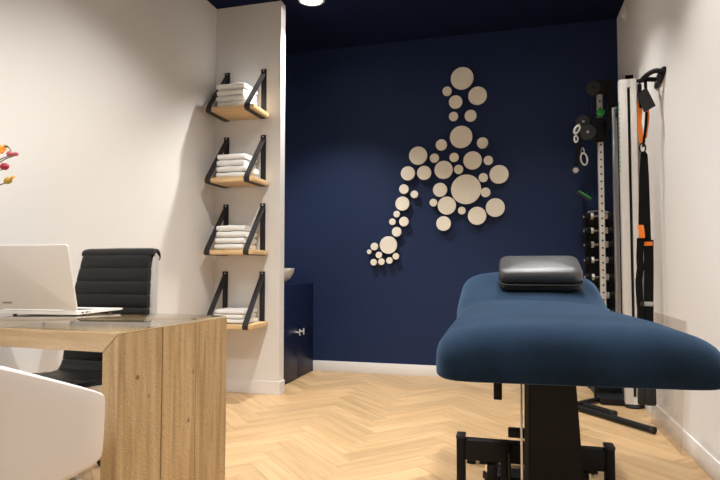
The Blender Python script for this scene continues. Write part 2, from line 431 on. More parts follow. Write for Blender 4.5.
for xx, zz0, zz1, yy in ((hit(509.5, 450, 1, 2.11).x, .05, .335, 2.11), (hit(521.5, 430, 1, 2.09).x, .05, .66, 2.09)):
    obj('linkage_rod', tube(BM(), [(xx, yy, zz0), (xx, yy, zz1)], .0045, 8), 'black_metal' if zz1 < .5 else 'aluminium', mt)
obj('pedal_plate', Bx(-.05, .035, 2.17, 2.24, .045, .06, bev=.003), 'black_metal', mt)
for zz in (.12, .10): obj('linkage_bolt', tube(BM(), [(-.02, 2.18, zz), (.04, 2.18, zz)], .009, 8), 'aluminium', mt)
obj('side_release_lever', Bx(hit(493.5, 392, 1, 2.36).x, hit(502, 392, 1, 2.36).x, 2.36, 2.40, hit(497, 400, 1, 2.36).z, .692, bev=.004), 'black_metal', mt)
def caster(parent, x, y, z, r, s=(1, 0)):
    c = obj('caster_wheel', lathe(BM(), [(0, -.012), (r*.85, -.012), (r, -.008), (r, .008), (r*.85, .012), (0, .012)], (x, y, r+z), axis=0, n=20), 'caster_grey', parent)
    obj('caster_stem', tube(BM(), [(x, y, r+z), (x, y, z+2*r+.06)], .008, 8), 'chrome', c)
    obj('caster_hood', Bx(x-.018, x+.018, y-.02, y+.02, z+2*r+.002, z+2*r+.022, bev=.004), 'black_plastic', c)
    return c
for xx in (-.10, .29): caster(mt, xx, 2.385, .063, .04)
for xx in (-.10, .29): obj('caster_mount', Bx(xx-.03, xx+.03, 2.362, 2.408, .203, .2149, bev=.002), 'black_metal', mt)

# pillow on the raised head end
pl = thing('face_pillow', 'black leather pillow lying on the raised head end of the treatment table', 'pillow', (.135, 2.86, .93))
Mx = T((.134, 2.80, .983)) @ RX(math.atan(.31))
obj('cushion', xf(slab(BM(), .372, .27, .070, .05, .030, .016, .006), Mx), 'pillow_leather', pl)
obj('base_layer', xf(slab(BM(), .366, .262, .036, .05, .014, -.0385), Mx), 'black_leather', pl)
obj('seam_piping', xf(slab(BM(), .376, .274, .006, .05, .0029, -.0198), Mx), 'black_plastic', pl)

# ================================================================== DESK
ZD = .81
fr_ = hit(118.5, 331.5, 2, ZD); bk_ = hit(226, 315.3, 2, ZD)
DR = math.radians(-3.5)
dk = thing('desk', 'reclaimed wood waterfall desk with mitred corners and a glass sheet on top', 'desk', (fr_.x, fr_.y, 0), DR)
DW, DD, DT, ZT = 1.195, .605, .060, ZD-.006
nb = [0, .235, .43, .545, DD]
nb = [0, .205, .395, DD]
gp = .0006
for i in range(3):
    y0, y1 = nb[i]+gp, nb[i+1]-gp
    # top board: mitred into the side boards
    bt = prism(BM(), [(-DW, ZT), (0, ZT), (-DT, ZT-DT), (-DW+DT, ZT-DT)], 1, y0, y1, bev=.0015)
    obj('top_board', bt, 'desk_wood_x', dk, local=True)
    for sx in ((0, 1) if i < 2 else (0,)):
        pts = [(0, ZT-.0015), (0, 0), (-DT, 0), (-DT, ZT-DT-.0015)]
        if sx: pts = [(-DW-p[0], p[1]) for p in pts]
        obj('side_board', prism(BM(), pts, 1, y0 + (.003 if i == 1 else 0), y1, bev=.0015), 'desk_wood_z', dk, local=True)
obj('glass_sheet', Bx(-DW+.004, -.003, .003, DD-.003, ZT+.0003, ZT+.0063, bev=.001), 'desk_glass', dk, local=True)

# ---- laptop
lp_r = hit(76.5, 315, 2, ZD+.003)
lpt = thing('laptop', 'open silver laptop seen from the back of its lid on the wooden desk', 'laptop', (lp_r.x, lp_r.y, ZD+.0006), math.radians(4))
LW, LD_ = .40, .31   # local: right-hinge corner at origin, base towards +y, body towards -x
bs = prism(BM(), [(0, .002), (0, .019), (LD_-.01, .011), (LD_, .008), (LD_, .004), (LD_-.02, .002)], 0, -LW, 0, bev=.0015)
base = obj('base', bs, 'silver_body', lpt, local=True)
obj('keyboard', prism(BM(), [(.06, .0178), (.06, .0186), (.17, .0155), (.17, .0147)], 0, -LW+.03, -.03), 'black_plastic', base, local=True)
for i, (yy, ww) in enumerate(((.03, .012), (.055, .012), (.075, .006))):
    obj('port', Bx(-.002, .0006, yy, yy+ww, .007, .0125), 'dark_hole', base, local=True)
for xx in (-.03, -LW+.03):
    for yy in (.09, LD_-.05): obj('rubber_foot', lathe(BM(), [(.008, 0), (.008, .0024)], (xx, yy, 0), n=12), 'grey_print', base, local=True)
Ml = T((0, .004, .018)) @ RX(math.radians(14))
lid = obj('lid', xf(xf(slab(BM(), LW, .275, .007, .012, .003), T((-LW/2, .0035, .1375)) @ RX(PI/2)), Ml), 'silver_body', lpt, local=True)
obj('screen', xf(Bx(-LW+.012, -.012, .0071, .0076, .016, .263), Ml), 'dark_hole', lid, local=True)
obj('hinge', tube(BM(), [(-LW+.06, .003, .0185), (-.06, .003, .0185)], .004, 10), 'silver_body', lid, local=True)
obj('lid_lettering', xf(Bx(-.345, -.300, -.0008, -.0002, .028, .036), Ml), 'grey_print', lid, local=True, label='small grey lettering low on the lid')

# ================================================================== BLACK OFFICE CHAIR (faces the desk)
ch = thing('office_chair', 'black ribbed leather office chair with polished side rails behind the desk', 'chair', (-1.978, 2.20, 0), math.radians(-2))
prof = []
def catmull(P, n):
    out = []
    for i in range(len(P)-1):
        p0, p1, p2, p3 = P[max(i-1, 0)], P[i], P[i+1], P[min(i+2, len(P)-1)]
        for k in range(n):
            t = k/n
            out.append(tuple(.5*((2*p1[j]) + (-p0[j]+p2[j])*t + (2*p0[j]-5*p1[j]+4*p2[j]-p3[j])*t*t + (-p0[j]+3*p1[j]-3*p2[j]+p3[j])*t**3) for j in range(len(p1))))
    out.append(tuple(P[-1])); return out
cp_ = [(-.30, .455), (-.27, .495), (-.18, .505), (.0, .485), (.10, .475), (.155, .49), (.185, .55), (.20, .68), (.225, .85), (.265, 1.055), (.285, 1.090), (.310, 1.085), (.318, 1.06), (.305, 1.045)]
pf = catmull(cp_, 12)
# arc-length resample
cum = [0]
for a, b in zip(pf, pf[1:]): cum.append(cum[-1] + math.dist(a, b))
def at_s(s):
    s = max(0, min(cum[-1], s))
    for i in range(len(cum)-1):
        if cum[i+1] >= s:
            t = (s-cum[i])/max(1e-9, cum[i+1]-cum[i]); return Vector((pf[i][0]+(pf[i+1][0]-pf[i][0])*t, pf[i][1]+(pf[i+1][1]-pf[i][1])*t))
    return Vector(pf[-1])
def half_w(p):   # seat wide, back a little narrower towards the top
    z = p[1]
    return .246 if z < .75 else .246 - .034*min(1, (z-.75)/.31)
tot = cum[-1]; s_roll = tot-.105
npad = round(s_roll/.068); seg = s_roll/npad
def pad_mesh(s0, s1, m=8, thick=.030, puff=.0018):
    bm = BM(); rings = []
    for i in range(m+1):
        s = s0 + (s1-s0)*i/m; p = at_s(s); wide = .016 if thick < .03 else 0; d = (at_s(s+.004)-at_s(s-.004)).normalized(); nrm = Vector((-d.y, d.x))
        e = math.sin(PI*i/m); k = .80 + .20*min(1, e*2.6); hw = half_w(p) + wide
        top = thick/2*k + puff*e; bot = thick/2*k
        ring = []
        for xs, q in ((-hw+.006, top*.75), (-hw+.03, top), (0, top+.002*e), (hw-.03, top), (hw-.006, top*.75), (hw, 0), (hw-.006, -bot), (-hw+.006, -bot), (-hw, 0)):
            v = p + nrm*q; ring.append(bm.verts.new((xs, v.x, v.y)))
        rings.append(ring)
    for a, b in zip(rings, rings[1:]):
        for k in range(len(a)): bm.faces.new((a[k], a[(k+1) % len(a)], b[(k+1) % len(a)], b[k]))
    bm.faces.new(rings[0][::-1]); bm.faces.new(rings[-1]); return bm
for i in range(npad):
    p = at_s((i+.5)*seg)
    obj('back_pad' if p[1] > .56 else 'seat_pad', pad_mesh(i*seg+.0008, (i+1)*seg-.0008), 'black_leather', ch, local=True)
obj('top_roll', pad_mesh(s_roll+.0008, tot, 14, .024, .002), 'black_leather', ch, local=True)
for sx in (-1, 1):
    pts = []
    for i in range(40):
        p = at_s(.03+(tot-.10)*i/39); d = (at_s(.03+(tot-.10)*i/39+.004)-at_s(.03+(tot-.10)*i/39-.004)).normalized(); nrm = Vector((-d.y, d.x)); v = p - nrm*.022
        pts.append((sx*(half_w(p)+.010), v.x, v.y))
    obj('side_rail', ribbon(BM(), pts, (.016, 0, 0), .030), 'brushed_steel', ch, local=True)
obj('cross_stretcher', Bx(-.24, .24, -.02, .03, .425, .443, bev=.004), 'aluminium', ch, local=True)
obj('back_stretcher', Bx(-.215, .215, .243, .262, .80, .83, bev=.004), 'aluminium', ch, local=True)
obj('gas_column', lathe(BM(), [(.026, .10), (.026, .26), (.016, .26), (.016, .40), (.05, .41), (.05, .426)], n=20), 'aluminium', ch, local=True)
for i in range(5):
    a = 2*PI*i/5 + .5; ca, sa = math.cos(a), math.sin(a)
    lg = obj('base_leg', tube(BM(), [(ca*.02, sa*.02, .135), (ca*.15, sa*.15, .115), (ca*.25, sa*.25, .085)], [.02, .016, .011], 10), 'aluminium', ch, local=True)
    b_ = lathe(BM(), [(0, -.02), (.024, -.02), (.027, -.014), (.027, .014), (.024, .02), (0, .02)], (0, 0, 0), axis=0, n=18)
    cw = obj('caster_wheel', xf(b_, T((ca*.25, sa*.25, .027)) @ RZ(a+.5)), 'black_plastic', lg, local=True)

# ================================================================== WHITE SHELL ARMCHAIR
wc = thing('visitor_armchair', 'white plastic shell armchair on chrome legs in front of the desk', 'armchair', (-1.318, 1.10, 0), 0)
def shell():
    bm = BM(); n = 72; rows = [0, .25, .5, .7, .85, .95, 1.05, 1.2, 1.4, 1.6, 1.8, 2.0]
    def ss(a, b, x): x = max(0, min(1, (x-a)/(b-a))); return x*x*(3-2*x)
    grid = []
    for t in rows:
        ring = []
        for i in range(n):
            a = 2*PI*i/n; ca, sa = math.cos(a), math.sin(a)
            ex = .55
            ux = math.copysign(abs(ca)**ex, ca); uy = math.copysign(abs(sa)**ex, sa)
            bk = (1-sa)/2                       # 1 at the back (sa=-1)
            k_ = ss(-.92, -.66, -sa); rimh = .49 + (.165 + .105*max(0, .8-uy))*k_
            seat = Vector((ux*.282, uy*.258, .482))
            rim = Vector((ux*.285, uy*.265 + .0, rimh))
            if t <= 1:
                z = .472 + .012*(t**3); p = Vector((seat.x*t, seat.y*t, z))
            else:
                s = t-1; w_ = math.sin(s*PI/2)**.7
                p = Vector((seat.x + (rim.x-seat.x)*w_, seat.y + (rim.y-seat.y)*w_, (.484 + (rim.z-.484)*s)))
            ring.append(bm.verts.new(p))
        grid.append(ring)
    for a, b in zip(grid, grid[1:]):
        for i in range(n): bm.faces.new((a[i], a[(i+1) % n], b[(i+1) % n], b[i]))
    bmesh.ops.remove_doubles(bm, verts=bm.verts[:], dist=1e-5)
    bmesh.ops.recalc_face_normals(bm, faces=bm.faces[:])
    bmesh.ops.solidify(bm, geom=bm.faces[:], thickness=.009)
    return bm
sh = obj('shell', shell(), 'white_plastic', wc, local=True)
sb = sh.modifiers.new('subsurf', 'SUBSURF'); sb.levels = 1; sb.render_levels = 1
obj('mount_plate', Bx(-.11, .11, -.11, .11, .440, .459, bev=.004), 'chrome', wc, local=True)
obj('cross_tube', tube(BM(), [(-.2, .0, .435), (.2, .0, .435)], .009, 10), 'chrome', wc, local=True)
obj('hub', lathe(BM(), [(.03, .36), (.03, .441)], n=20), 'chrome', wc, local=True)
for sx in (-1, 1):
    for sy in (-1, 1):
        lg = obj('leg', tube(BM(), [(sx*.02, sy*.02, .417), (sx*.10, sy*.10, .419), (sx*.125, sy*.125, .407), (sx*.135, sy*.135, .365), (sx*.16, sy*.16, .005)], .014, 12), 'chrome', wc, local=True)
        obj('glide', lathe(BM(), [(.017, 0), (.017, .012), (.014, .016)], (sx*.16, sy*.16, 0), n=14), 'black_plastic', lg, local=True)

# ================================================================== WALL SHELVES WITH TOWELS
ORD = ['top', 'second', 'third', 'lowest']
S_Z = [2.224, 1.666, 1.106, .537]; S_T = [2.635, 2.090, 1.530, .977]
counts = [4, 4, 4, 3]
SHY0 = YP-.302
for i in range(4):
    zb = S_Z[i]; t = thing('strap_shelf', f'{["topmost","second from top","third from top","lowest"][i]} oak wall shelf hung in black metal straps', 'shelf', (-2.1, YP, zb), 0, 'strap shelves on the partition')
    obj('board', Bx(-2.302, -1.880, SHY0+.006, YP-.006, zb+.004, zb+.040, bev=.0015), 'shelf_wood', t)
    for xx in (-2.264, -1.933):
        wv = (.046, 0, 0)
        pts = [(xx, YP-.003, S_T[i]), (xx, YP-.003, zb+.02), (xx, YP-.003, zb+.004)]
        st = obj('strap', ribbon(BM(), [(xx, YP-.0025, S_T[i]), (xx, YP-.0025, zb)], wv, .004), 'black_strap_metal', t)
        obj('strap_sling', ribbon(BM(), [(xx, YP-.006, zb+.0015), (xx, SHY0+.03, zb+.0015), (xx, SHY0+.010, zb+.003), (xx, SHY0+.001, zb+.012), (xx, SHY0+.0, zb+.030), (xx, SHY0+.010, zb+.050), (xx, YP-.007, S_T[i]-.035), (xx, YP-.007, S_T[i])], wv, .004), 'black_strap_metal', t)
        obj('screw', lathe(BM(), [(0, -.0125), (.005, -.0122), (.006, -.009), (.006, -.007)], (xx, YP, S_T[i]-.014), axis=1, n=10), 'aluminium', t)
    zz = zb + .041
    nT = counts[i]
    for k in range(nT):
        hh = .048 if i != 3 else .036
        wdt = .245 + random.uniform(-.012, .012); dp = .236 + random.uniform(-.01, .01); ox = random.uniform(-.01, .01)
        if i == 3: wdt = .25
        bm = BM(); rings = []
        # folded towel: two-layer fold, fold nose towards the room
        nn = 26
        for s in range(15):
            u = -1 + 2*s/14; edge = abs(u)**8
            pts = []
            for q in range(nn):
                a = 2*PI*q/nn; ca, sa = math.cos(a), math.sin(a)
                yy = math.copysign(abs(ca)**.35, ca)*dp/2*(1-.04*edge); z2 = math.copysign(abs(sa)**.48, sa)*hh/2*(1-.16*edge)
                z2 *= 1 - .10*abs(math.sin(a*2))*(1-abs(sa))
                z2 += .0018*math.sin(5*u+k*2+i)*(sa > 0) - .0*(ca < 0)
                pts.append(bm.verts.new((u*wdt/2, yy, z2+hh/2)))
            rings.append(pts)
        for a, b in zip(rings, rings[1:]):
            for q in range(nn): bm.faces.new((a[q], a[(q+1) % nn], b[(q+1) % nn], b[q]))
        bm.faces.new(rings[0][::-1]); bm.faces.new(rings[-1])
        xf(bm, T((-2.092+ox, SHY0+.02+dp/2+.022, zz)) @ RZ(random.uniform(-.03, .03)))
        pos = ['bottom', 'second from the bottom', 'third from the bottom', 'fourth from the bottom'][k] if k < nT-1 else 'uppermost'
        if k == nT-1: pos = 'uppermost'
        o = obj('folded_towel', bm, 'towel'); tag(o, f'white folded towel, {pos} of the stack on the {ORD[i]} shelf', 'towel', 'folded towels on the shelves')
        zz += hh*.985 + .0009

# ================================================================== WASHBASIN CORNER
cb = thing('basin_cabinet', 'navy lacquered low cabinet with bar handles behind the shelf wall', 'cabinet', (-2.1, 4.7, 0))
ZC = .862; yc0 = YP+TP+.002
obj('body', Bx(XL+.002, XC-.020, yc0, YB-.002, .06, ZC, bev=.002), 'navy_lacquer', cb)
obj('plinth', Bx(XL+.002, XC-.012, yc0, YB-.002, 0, .06), 'navy_lacquer', cb)
ysp = hit(297.5, 360, 0, XC).y
for ya, yb2 in ((yc0+.003, ysp-.0015), (ysp+.0015, YB-.003)):
    d = obj('door', Bx(XC-.019, XC, ya, yb2, .012, ZC-.003, bev=.0015), 'navy_lacquer', cb)
    hy = ysp-.05 if ya < ysp-.1 else ysp+.05
    hh_ = obj('handle', Bx(XC+.034, XC+.046, hy-.006, hy+.006, .395, .455, bev=.003), 'brushed_steel', d)
    obj('handle_post', tube(BM(), [(XC, hy, .425), (XC+.036, hy, .425)], .007, 10), 'brushed_steel', hh_)
bz = ZC+.001
ws = thing('washbasin', 'white ceramic bowl washbasin standing on the navy cabinet', 'washbasin', (-2.065, 4.72, bz))
obj('bowl', lathe(BM(), [(.0, 0), (.07, .0), (.085, .006), (.135, .05), (.165, .10), (.172, .135), (.172, .142), (.166, .142), (.158, .10), (.125, .05), (.06, .018), (0, .015)], (0, 0, 0), n=40), 'ceramic', ws, local=True)
obj('drain', lathe(BM(), [(.0, .0155), (.022, .0185), (.022, .021), (0, .022)], n=20), 'chrome', ws, local=True)

# ================================================================== WALL ART: CREAM DISCS
DA = [(488,112,44),(428,164,18),(550,182,36),(462,207,26),(454,265,18),(522,262,23),(484,347,44),(405,379,22),(570,371,22),(312,422,36),(377,432,18),(456,429,18),(530,441,36),(593,441,18)]
DB = [(271,53,28),(336,51,28),(414,39,36),(474,37,18),(573,70,18),(636,57,37),(255,116,19),(297,137,15),(400,119,28),(504,117,59),(582,129,19),(249,174,28),(373,170,15),(427,182,36),(487,202,15),(548,223,36),(621,190,37),(226,216,13),(209,247,13),(255,246,19),(414,254,29),(226,287,19),(193,340,35),(137,346,15),(116,367,9),(155,380,13),(223,385,13),(134,409,13),(165,407,13),(197,402,13)]
discs = [(340+x/4, 50+y/4, r/4) for x, y, r in DA] + [(340+x/4, 160+y/4, r/4) for x, y, r in DB]
YD = YB-.052
for (u, v, r) in discs:
    c = hit(u, v, 1, YD); e1 = hit(u, v-r, 1, YD); R = (e1.z-c.z)
    size = 'large' if r > 12 else 'big' if r > 10 else 'medium-sized' if r > 8 else 'smallish' if r > 5 else 'small' if r > 3.6 else 'tiny'
    ANCH = [(462, 78, 'the top disc'), (461, 136.75, 'the joining disc'), (466, 189.25, 'the largest disc'), (388.25, 245, 'the foot disc'), (402.25, 203.5, 'the trailing-chain disc')]
    if r > 14: where = 'in the heart of the wall cluster, the largest of all'
    elif v < 84 and r > 10: where = 'at the very top of the wall cluster'
    elif abs(u-461) < 1 and abs(v-136.75) < 1: where = 'joining the upper column to the broad middle of the cluster'
    elif abs(u-388.25) < 1 and abs(v-245) < 1: where = 'standing out in the foot-like group of small discs'
    elif abs(u-402.25) < 1 and abs(v-203.5) < 1: where = 'that is biggest in the trailing chain'
    else:
        ax_, ay_, an_ = min(ANCH, key=lambda q: math.hypot(u-q[0], v-q[1]))
        du, dv = u-ax_, v-ay_
        vert = 'above' if dv < -9 else 'below' if dv > 9 else ''
        hor = 'on the shelf side of' if du < -9 else 'on the gym machine side of' if du > 9 else ''
        near = 'far ' if math.hypot(du, dv) > 38 else ''
        where = near + (f'{vert} and {hor}' if vert and hor else vert or hor or 'close under') + ' ' + an_
    t = thing('wall_disc', f'{size} cream disc {where}', 'wall art', (c.x, YB, c.z), 0, 'cream discs of the wall art')
    obj('face', lathe(BM(), [(R-.001, -.052), (R, -.051), (R, -.031), (R-.001, -.030)], axis=1, n=40), 'disc_cream', t, local=True)
    obj('spacer', lathe(BM(), [(min(R*.5, .02), -.030), (min(R*.5, .02), -.0002)], axis=1, n=14), 'dark_hole', t, local=True)

# ================================================================== CABLE MACHINE
cm = thing('cable_machine', 'white cable pulley machine with slotted column and perforated upright in the corner', 'gym machine', (.84, 4.6, 0))
CY = 4.40
cx0 = hit(619.4, 92, 1, CY).x; cx1 = hit(636.3, 92, 1, CY).x; slx = hit(628.8, 92, 1, CY).x
ZTOP = hit(627, 79, 1, CY).z
CYB = CY+.06
# slotted column: two side profiles, back web, so that the slot is a real gap
zb_ = .03
cl = obj('column', Bx(cx0, slx-.011, CY, CYB, zb_, ZTOP, bev=.002), 'white_metal', cm)
obj('column_flange', Bx(slx+.011, cx1, CY, CYB, zb_, ZTOP, bev=.002), 'white_metal', cm)
obj('column_web', Bx(slx-.0108, slx+.0108, CYB-.03, CYB-.004, zb_, ZTOP-.01), 'dark_hole', cm)
obj('column_cap', Bx(slx-.0108, slx+.0108, CY+.001, CYB-.031, ZTOP-.06, ZTOP-.001), 'white_metal', cm)
obj('column_sill', Bx(slx-.0108, slx+.0108, CY+.001, CYB-.031, zb_, zb_+.05), 'white_metal', cm)
obj('rear_profile', Bx(hit(612.0, 100, 1, 4.70).x, hit(616.8, 100, 1, 4.70).x, 4.70, 4.74, zb_, ZTOP-.12, bev=.005), 'aluminium', cm)
# small upright green print along the column's edge (too small to read in the photo)
zc = ZTOP-.16; k = 0
while zc > ZTOP-.68:
    hh = random.choice((.022, .028, .018)); obj('green_print', Bx(cx0-.0006, cx0-.0001, CY+.012, CY+.044, zc-hh, zc), 'green_print', cl); zc -= hh + .012; k += 1
# perforated upright
UY = 4.98
ux0 = hit(599.1, 200, 1, UY).x; ux1 = hit(604.5, 200, 1, UY).x; uc = (ux0+ux1)/2
zu = hit(601, 92, 1, UY).z
up_ = obj('perforated_upright', Bx(ux0, ux1, UY, UY+.05, .03, zu, bev=.003), 'white_metal', cm)
zz = .25; hole = None
while zz < zu-.02:
    if hole is None: hole = obj('adjustment_hole', lathe(BM(), [(0, -.0012), (.0080, -.0012), (.0080, -.0001), (0, -.0001)], axis=1, n=12), 'dark_hole', up_, local=True); hm = hole.data; hm.transform(WORLD[cm].inverted() @ T((0, 0, 0)))
    h_ = bpy.data.objects.new('adjustment_hole', hm); col.objects.link(h_); h_.parent = up_; h_.location = (uc, UY, zz); zz += .0615
bpy.data.objects.remove(hole)
# top arm with pulley
za = hit(603, 80, 1, UY).z; zb2 = hit(603, 100, 1, UY).z
obj('top_arm', Bx(uc-.06, cx0+.05, UY-.055, UY+.055, zb2+.05, za-.015, bev=.006), 'black_metal', cm)
obj('top_guard', Bx(uc+.045, cx0+.05, UY-.09, UY-.02, zb2-.25, za-.06, bev=.006), 'black_metal', cm)
obj('arm_bridge', Bx(cx0+.02, cx0+.06, CYB-.01, UY-.01, zb2-.22, zb2-.16, bev=.004), 'black_metal', cm)
pc_ = hit(593.3, 88, 1, UY-.072)
def wheel(r, t, c, axis=1): return lathe(BM(), [(0, -t), (r*.25, -t*1.25), (r*.3, -t), (r*.93, -t), (r, -t*.7), (r*.86, 0), (r, t*.7), (r*.93, t), (r*.3, t), (0, t)], c, axis=axis, n=28)
pw = obj('top_pulley', wheel(.058, .012, pc_), 'black_plastic', cm)
obj('pulley_axle', lathe(BM(), [(.012, -.016), (.012, .03)], (pc_.x, pc_.y, pc_.z), axis=1, n=12), 'black_metal', pw)
obj('axle_stub', Bx(pc_.x-.01, uc+.02, UY-.02, UY-.008, pc_.z-.012, pc_.z+.012, bev=.002), 'black_metal', cm)
obj('column_top_block', Bx(cx0+.05, cx0+.105, CY+.05, CYB-.01, ZTOP+.0005, ZTOP+.045, bev=.006), 'black_metal', cm)
kn = hit(600.5, 112.5, 1, UY-.03)
kb = obj('lock_knob', lathe(BM(), [(0, -.02), (.025, -.02), (.033, -.014), (.033, .004), (.012, .010), (.008, .03)], tuple(kn), axis=1, n=24), 'green_plastic', cm, label='bright green round lock knob')
# carriage with two pulleys
c1 = hit(583, 122, 1, UY-.05); c2 = hit(587.5, 132.3, 1, UY-.08)
obj('carriage', Bx(uc-.045, uc+.045, UY-.012, UY+.062, c2.z-.07, c2.z+.10, bev=.006), 'black_metal', cm)
obj('carriage_arm', Bx(c1.x-.02, uc+.02, UY-.045, UY-.020, c2.z-.05, c1.z+.03, bev=.006), 'black_metal', cm)
for i, (c, r) in enumerate(((c1, .058), (c2, .066))):
    q = obj('carriage_pulley', wheel(r, .013, c), 'black_plastic', cm)
    obj('pulley_hub', lathe(BM(), [(0, -.022), (.010, -.022), (.012, -.016), (.012, .03)], tuple(c), axis=1, n=14), 'aluminium', q)
    obj('pulley_hub', lathe(BM(), [(.007, 0), (.007, .06)], tuple(c), axis=1, n=10), 'black_metal', q)
obj('cable', tube(BM(), [(pc_.x-.006, pc_.y, pc_.z-.04), (c1.x+.058, c1.y, c1.z)], .003, 6), 'black_plastic', cm)
# base of the machine
obj('base_plate', Bx(ux0-.09, cx1, CYB+.0, UY+.05, .0, .05, bev=.005), 'black_metal', cm)
obj('column_foot', lathe(BM(), [(.055, .0), (.06, .012), (.045, .03)], ((cx0+cx1)/2, CY+.045, 0), n=24), 'rubber', cm)
lf = hit(653, 430, 2, .025); lb = hit(571, 405.5, 2, .025)
for (A, B) in ((lf, lb), (hit(614, 413.5, 2, .02), hit(585, 405, 2, .02))):
    g = obj('floor_bar', tube(BM(), [A, B], .020, 14), 'black_metal', cm)
    dd = (B-A).normalized(); obj('bar_cap', tube(BM(), [A-dd*.012, A+dd*.012], .0215, 14), 'rubber', g)
obj('bar_joint', tube(BM(), [lb, (ux0-.06, CYB+.12, .025)], .018, 10), 'black_metal', cm)
obj('base_post', Bx(ux0-.105, ux0-.06, CYB+.20, CYB+.26, .0, .17, bev=.004), 'black_metal', cm)
obj('base_crossbar', Bx(ux0-.06, cx0+.02, CYB+.20, CYB+.25, .06, .11, bev=.004), 'black_metal', cm)

# cable handle hanging at the carriage
hd = thing('rope_grip_attachment', 'black and green pull handle on a strap with chrome snap hooks below the pulley', 'handle', tuple(hit(583, 205, 1, UY-.08)))
hy_ = UY-.105
def hp(u, v): return hit(u, v, 1, hy_)
def ring_at(u, v, h, name, m='chrome', rr=.0035, rot=0):
    c = hp(u, v); return obj(name, ringtorus(BM(), c, h/2, rr, Matrix.Rotation(rot, 3, 'Y'), sx=.5), m, hd)
ring_at(577, 129.5, .07, 'snap_hook', 'brushed_steel', rr=.010, rot=.5)
ring_at(576, 139, .055, 'swivel_ring', 'brushed_steel', rr=.007)
obj('strap', ribbon(BM(), [hp(576, 143), hp(577.5, 152), hp(577, 162), hp(575.5, 172)], (.034, 0, .004), .006), 'black_web', hd)
ring_at(584, 159, .10, 'carabiner', 'brushed_steel', rr=.007, rot=-.12)
ring_at(582.5, 151, .05, 'link', rr=.005)
obj('round_end', lathe(BM(), [(0, -.014), (.030, -.014), (.034, -.008), (.034, .008), (.03, .014), (0, .014)], tuple(hp(575.5, 170.5)), axis=1, n=20), 'black_plastic', hd)
obj('end_badge', lathe(BM(), [(.0, -.0155), (.022, -.0155), (.022, -.0142), (0, -.0142)], tuple(hp(575.5, 170.5)), axis=1, n=18), 'aluminium', hd)
obj('cord', tube(BM(), [hp(583, 172), hp(586, 183), hp(591, 199)], .0035, 6), 'black_web', hd)
A, B = hp(577.5, 191.5), hp(591, 200)
obj('grip', tube(BM(), [A, B], .015, 12), 'black_plastic', hd)
dq = Vector((.004, -.011, .008))
obj('grip_stripe', tube(BM(), [A.lerp(B, .08)+dq, A.lerp(B, .92)+dq], .006, 8), 'green_plastic', hd, label='green stripe along the grip')
obj('top_loop', tube(BM(), [hp(579, 124), c1 + Vector((-.03, -.012, -.02))], .004, 6), 'chrome', hd)

# ================================================================== DUMBBELL RACK
rk = thing('dumbbell_rack', 'black upright dumbbell rack with rounded chrome top behind the perforated upright', 'rack', (.68, 5.13, 0))
RY_ = 5.10
rx0 = hit(586.5, 250, 1, RY_).x; rx1 = hit(613, 250, 1, RY_).x; rzt = hit(600, 213, 1, RY_).z
rc = (rx0+rx1)/2; rw = (rx1-rx0)/2
obj('back_panel', Bx(rx0+.02, rx1-.02, YB-.05, YB-.015, .03, rzt, bev=.004), 'black_metal', rk)
for xx in (rx0+.006, rx1-.006): obj('side_tube', tube(BM(), [(xx, YB-.05, .0), (xx, YB-.05, rzt-.01)], .012, 10), 'black_metal', rk)
obj('top_bow', tube(BM(), [(rc-rw*math.cos(a), YB-.05, rzt-.02+.045*math.sin(a)) for a in [PI*i/12 for i in range(13)]], .012, 10), 'chrome', rk)
obj('base_foot', Bx(rx0-.01, rx1+.01, YB-.18, YB-.015, .0, .03, bev=.004), 'black_metal', rk)
rows = [216, 230.5, 244.5, 260, 277, 295, 312, 329]
rowlab = ['topmost', 'second from the top', 'third from the top', 'fourth from the top', 'fifth from the top', 'sixth from the top', 'seventh from the top', 'eighth from the top']
DY = YB-.115
for i, v in enumerate(rows):
    c = hit(601, v, 1, DY)
    for xx in (-.025, .025): obj('cradle', Bx(rc+xx-.008, rc+xx+.008, DY-.012, YB-.049, c.z-.034, c.z-.0135, bev=.002), 'black_metal', rk)
    d = thing('dumbbell', f'chrome handled black dumbbell, {rowlab[i]} on the rack in the corner', 'dumbbell', (rc, DY, c.z), 0, 'dumbbells on the rack')
    obj('grip', tube(BM(), [(-.075, 0, 0), (-.03, 0, 0), (0, 0, 0), (.03, 0, 0), (.075, 0, 0)], [.010, .0115, .013, .0115, .010], 12), 'chrome', d, local=True)
    for s in (-1, 1):
        h_ = obj('head', lathe(BM(), [(0, s*.068), (.026, s*.068), (.031, s*.074), (.031, s*.116), (.026, s*.122), (0, s*.122)], axis=0, n=8), 'black_metal', d, local=True)
        obj('end_collar', lathe(BM(), [(.012, s*.042), (.026, s*.044), (.030, s*.048), (.030, s*.0660), (.015, s*.0678)], axis=0, n=6), 'brushed_steel', h_, local=True)
        obj('end_plate', lathe(BM(), [(0, s*.1225), (.02, s*.1225), (.018, s*.126), (0, s*.126)], axis=0, n=16), 'chrome', h_, local=True)

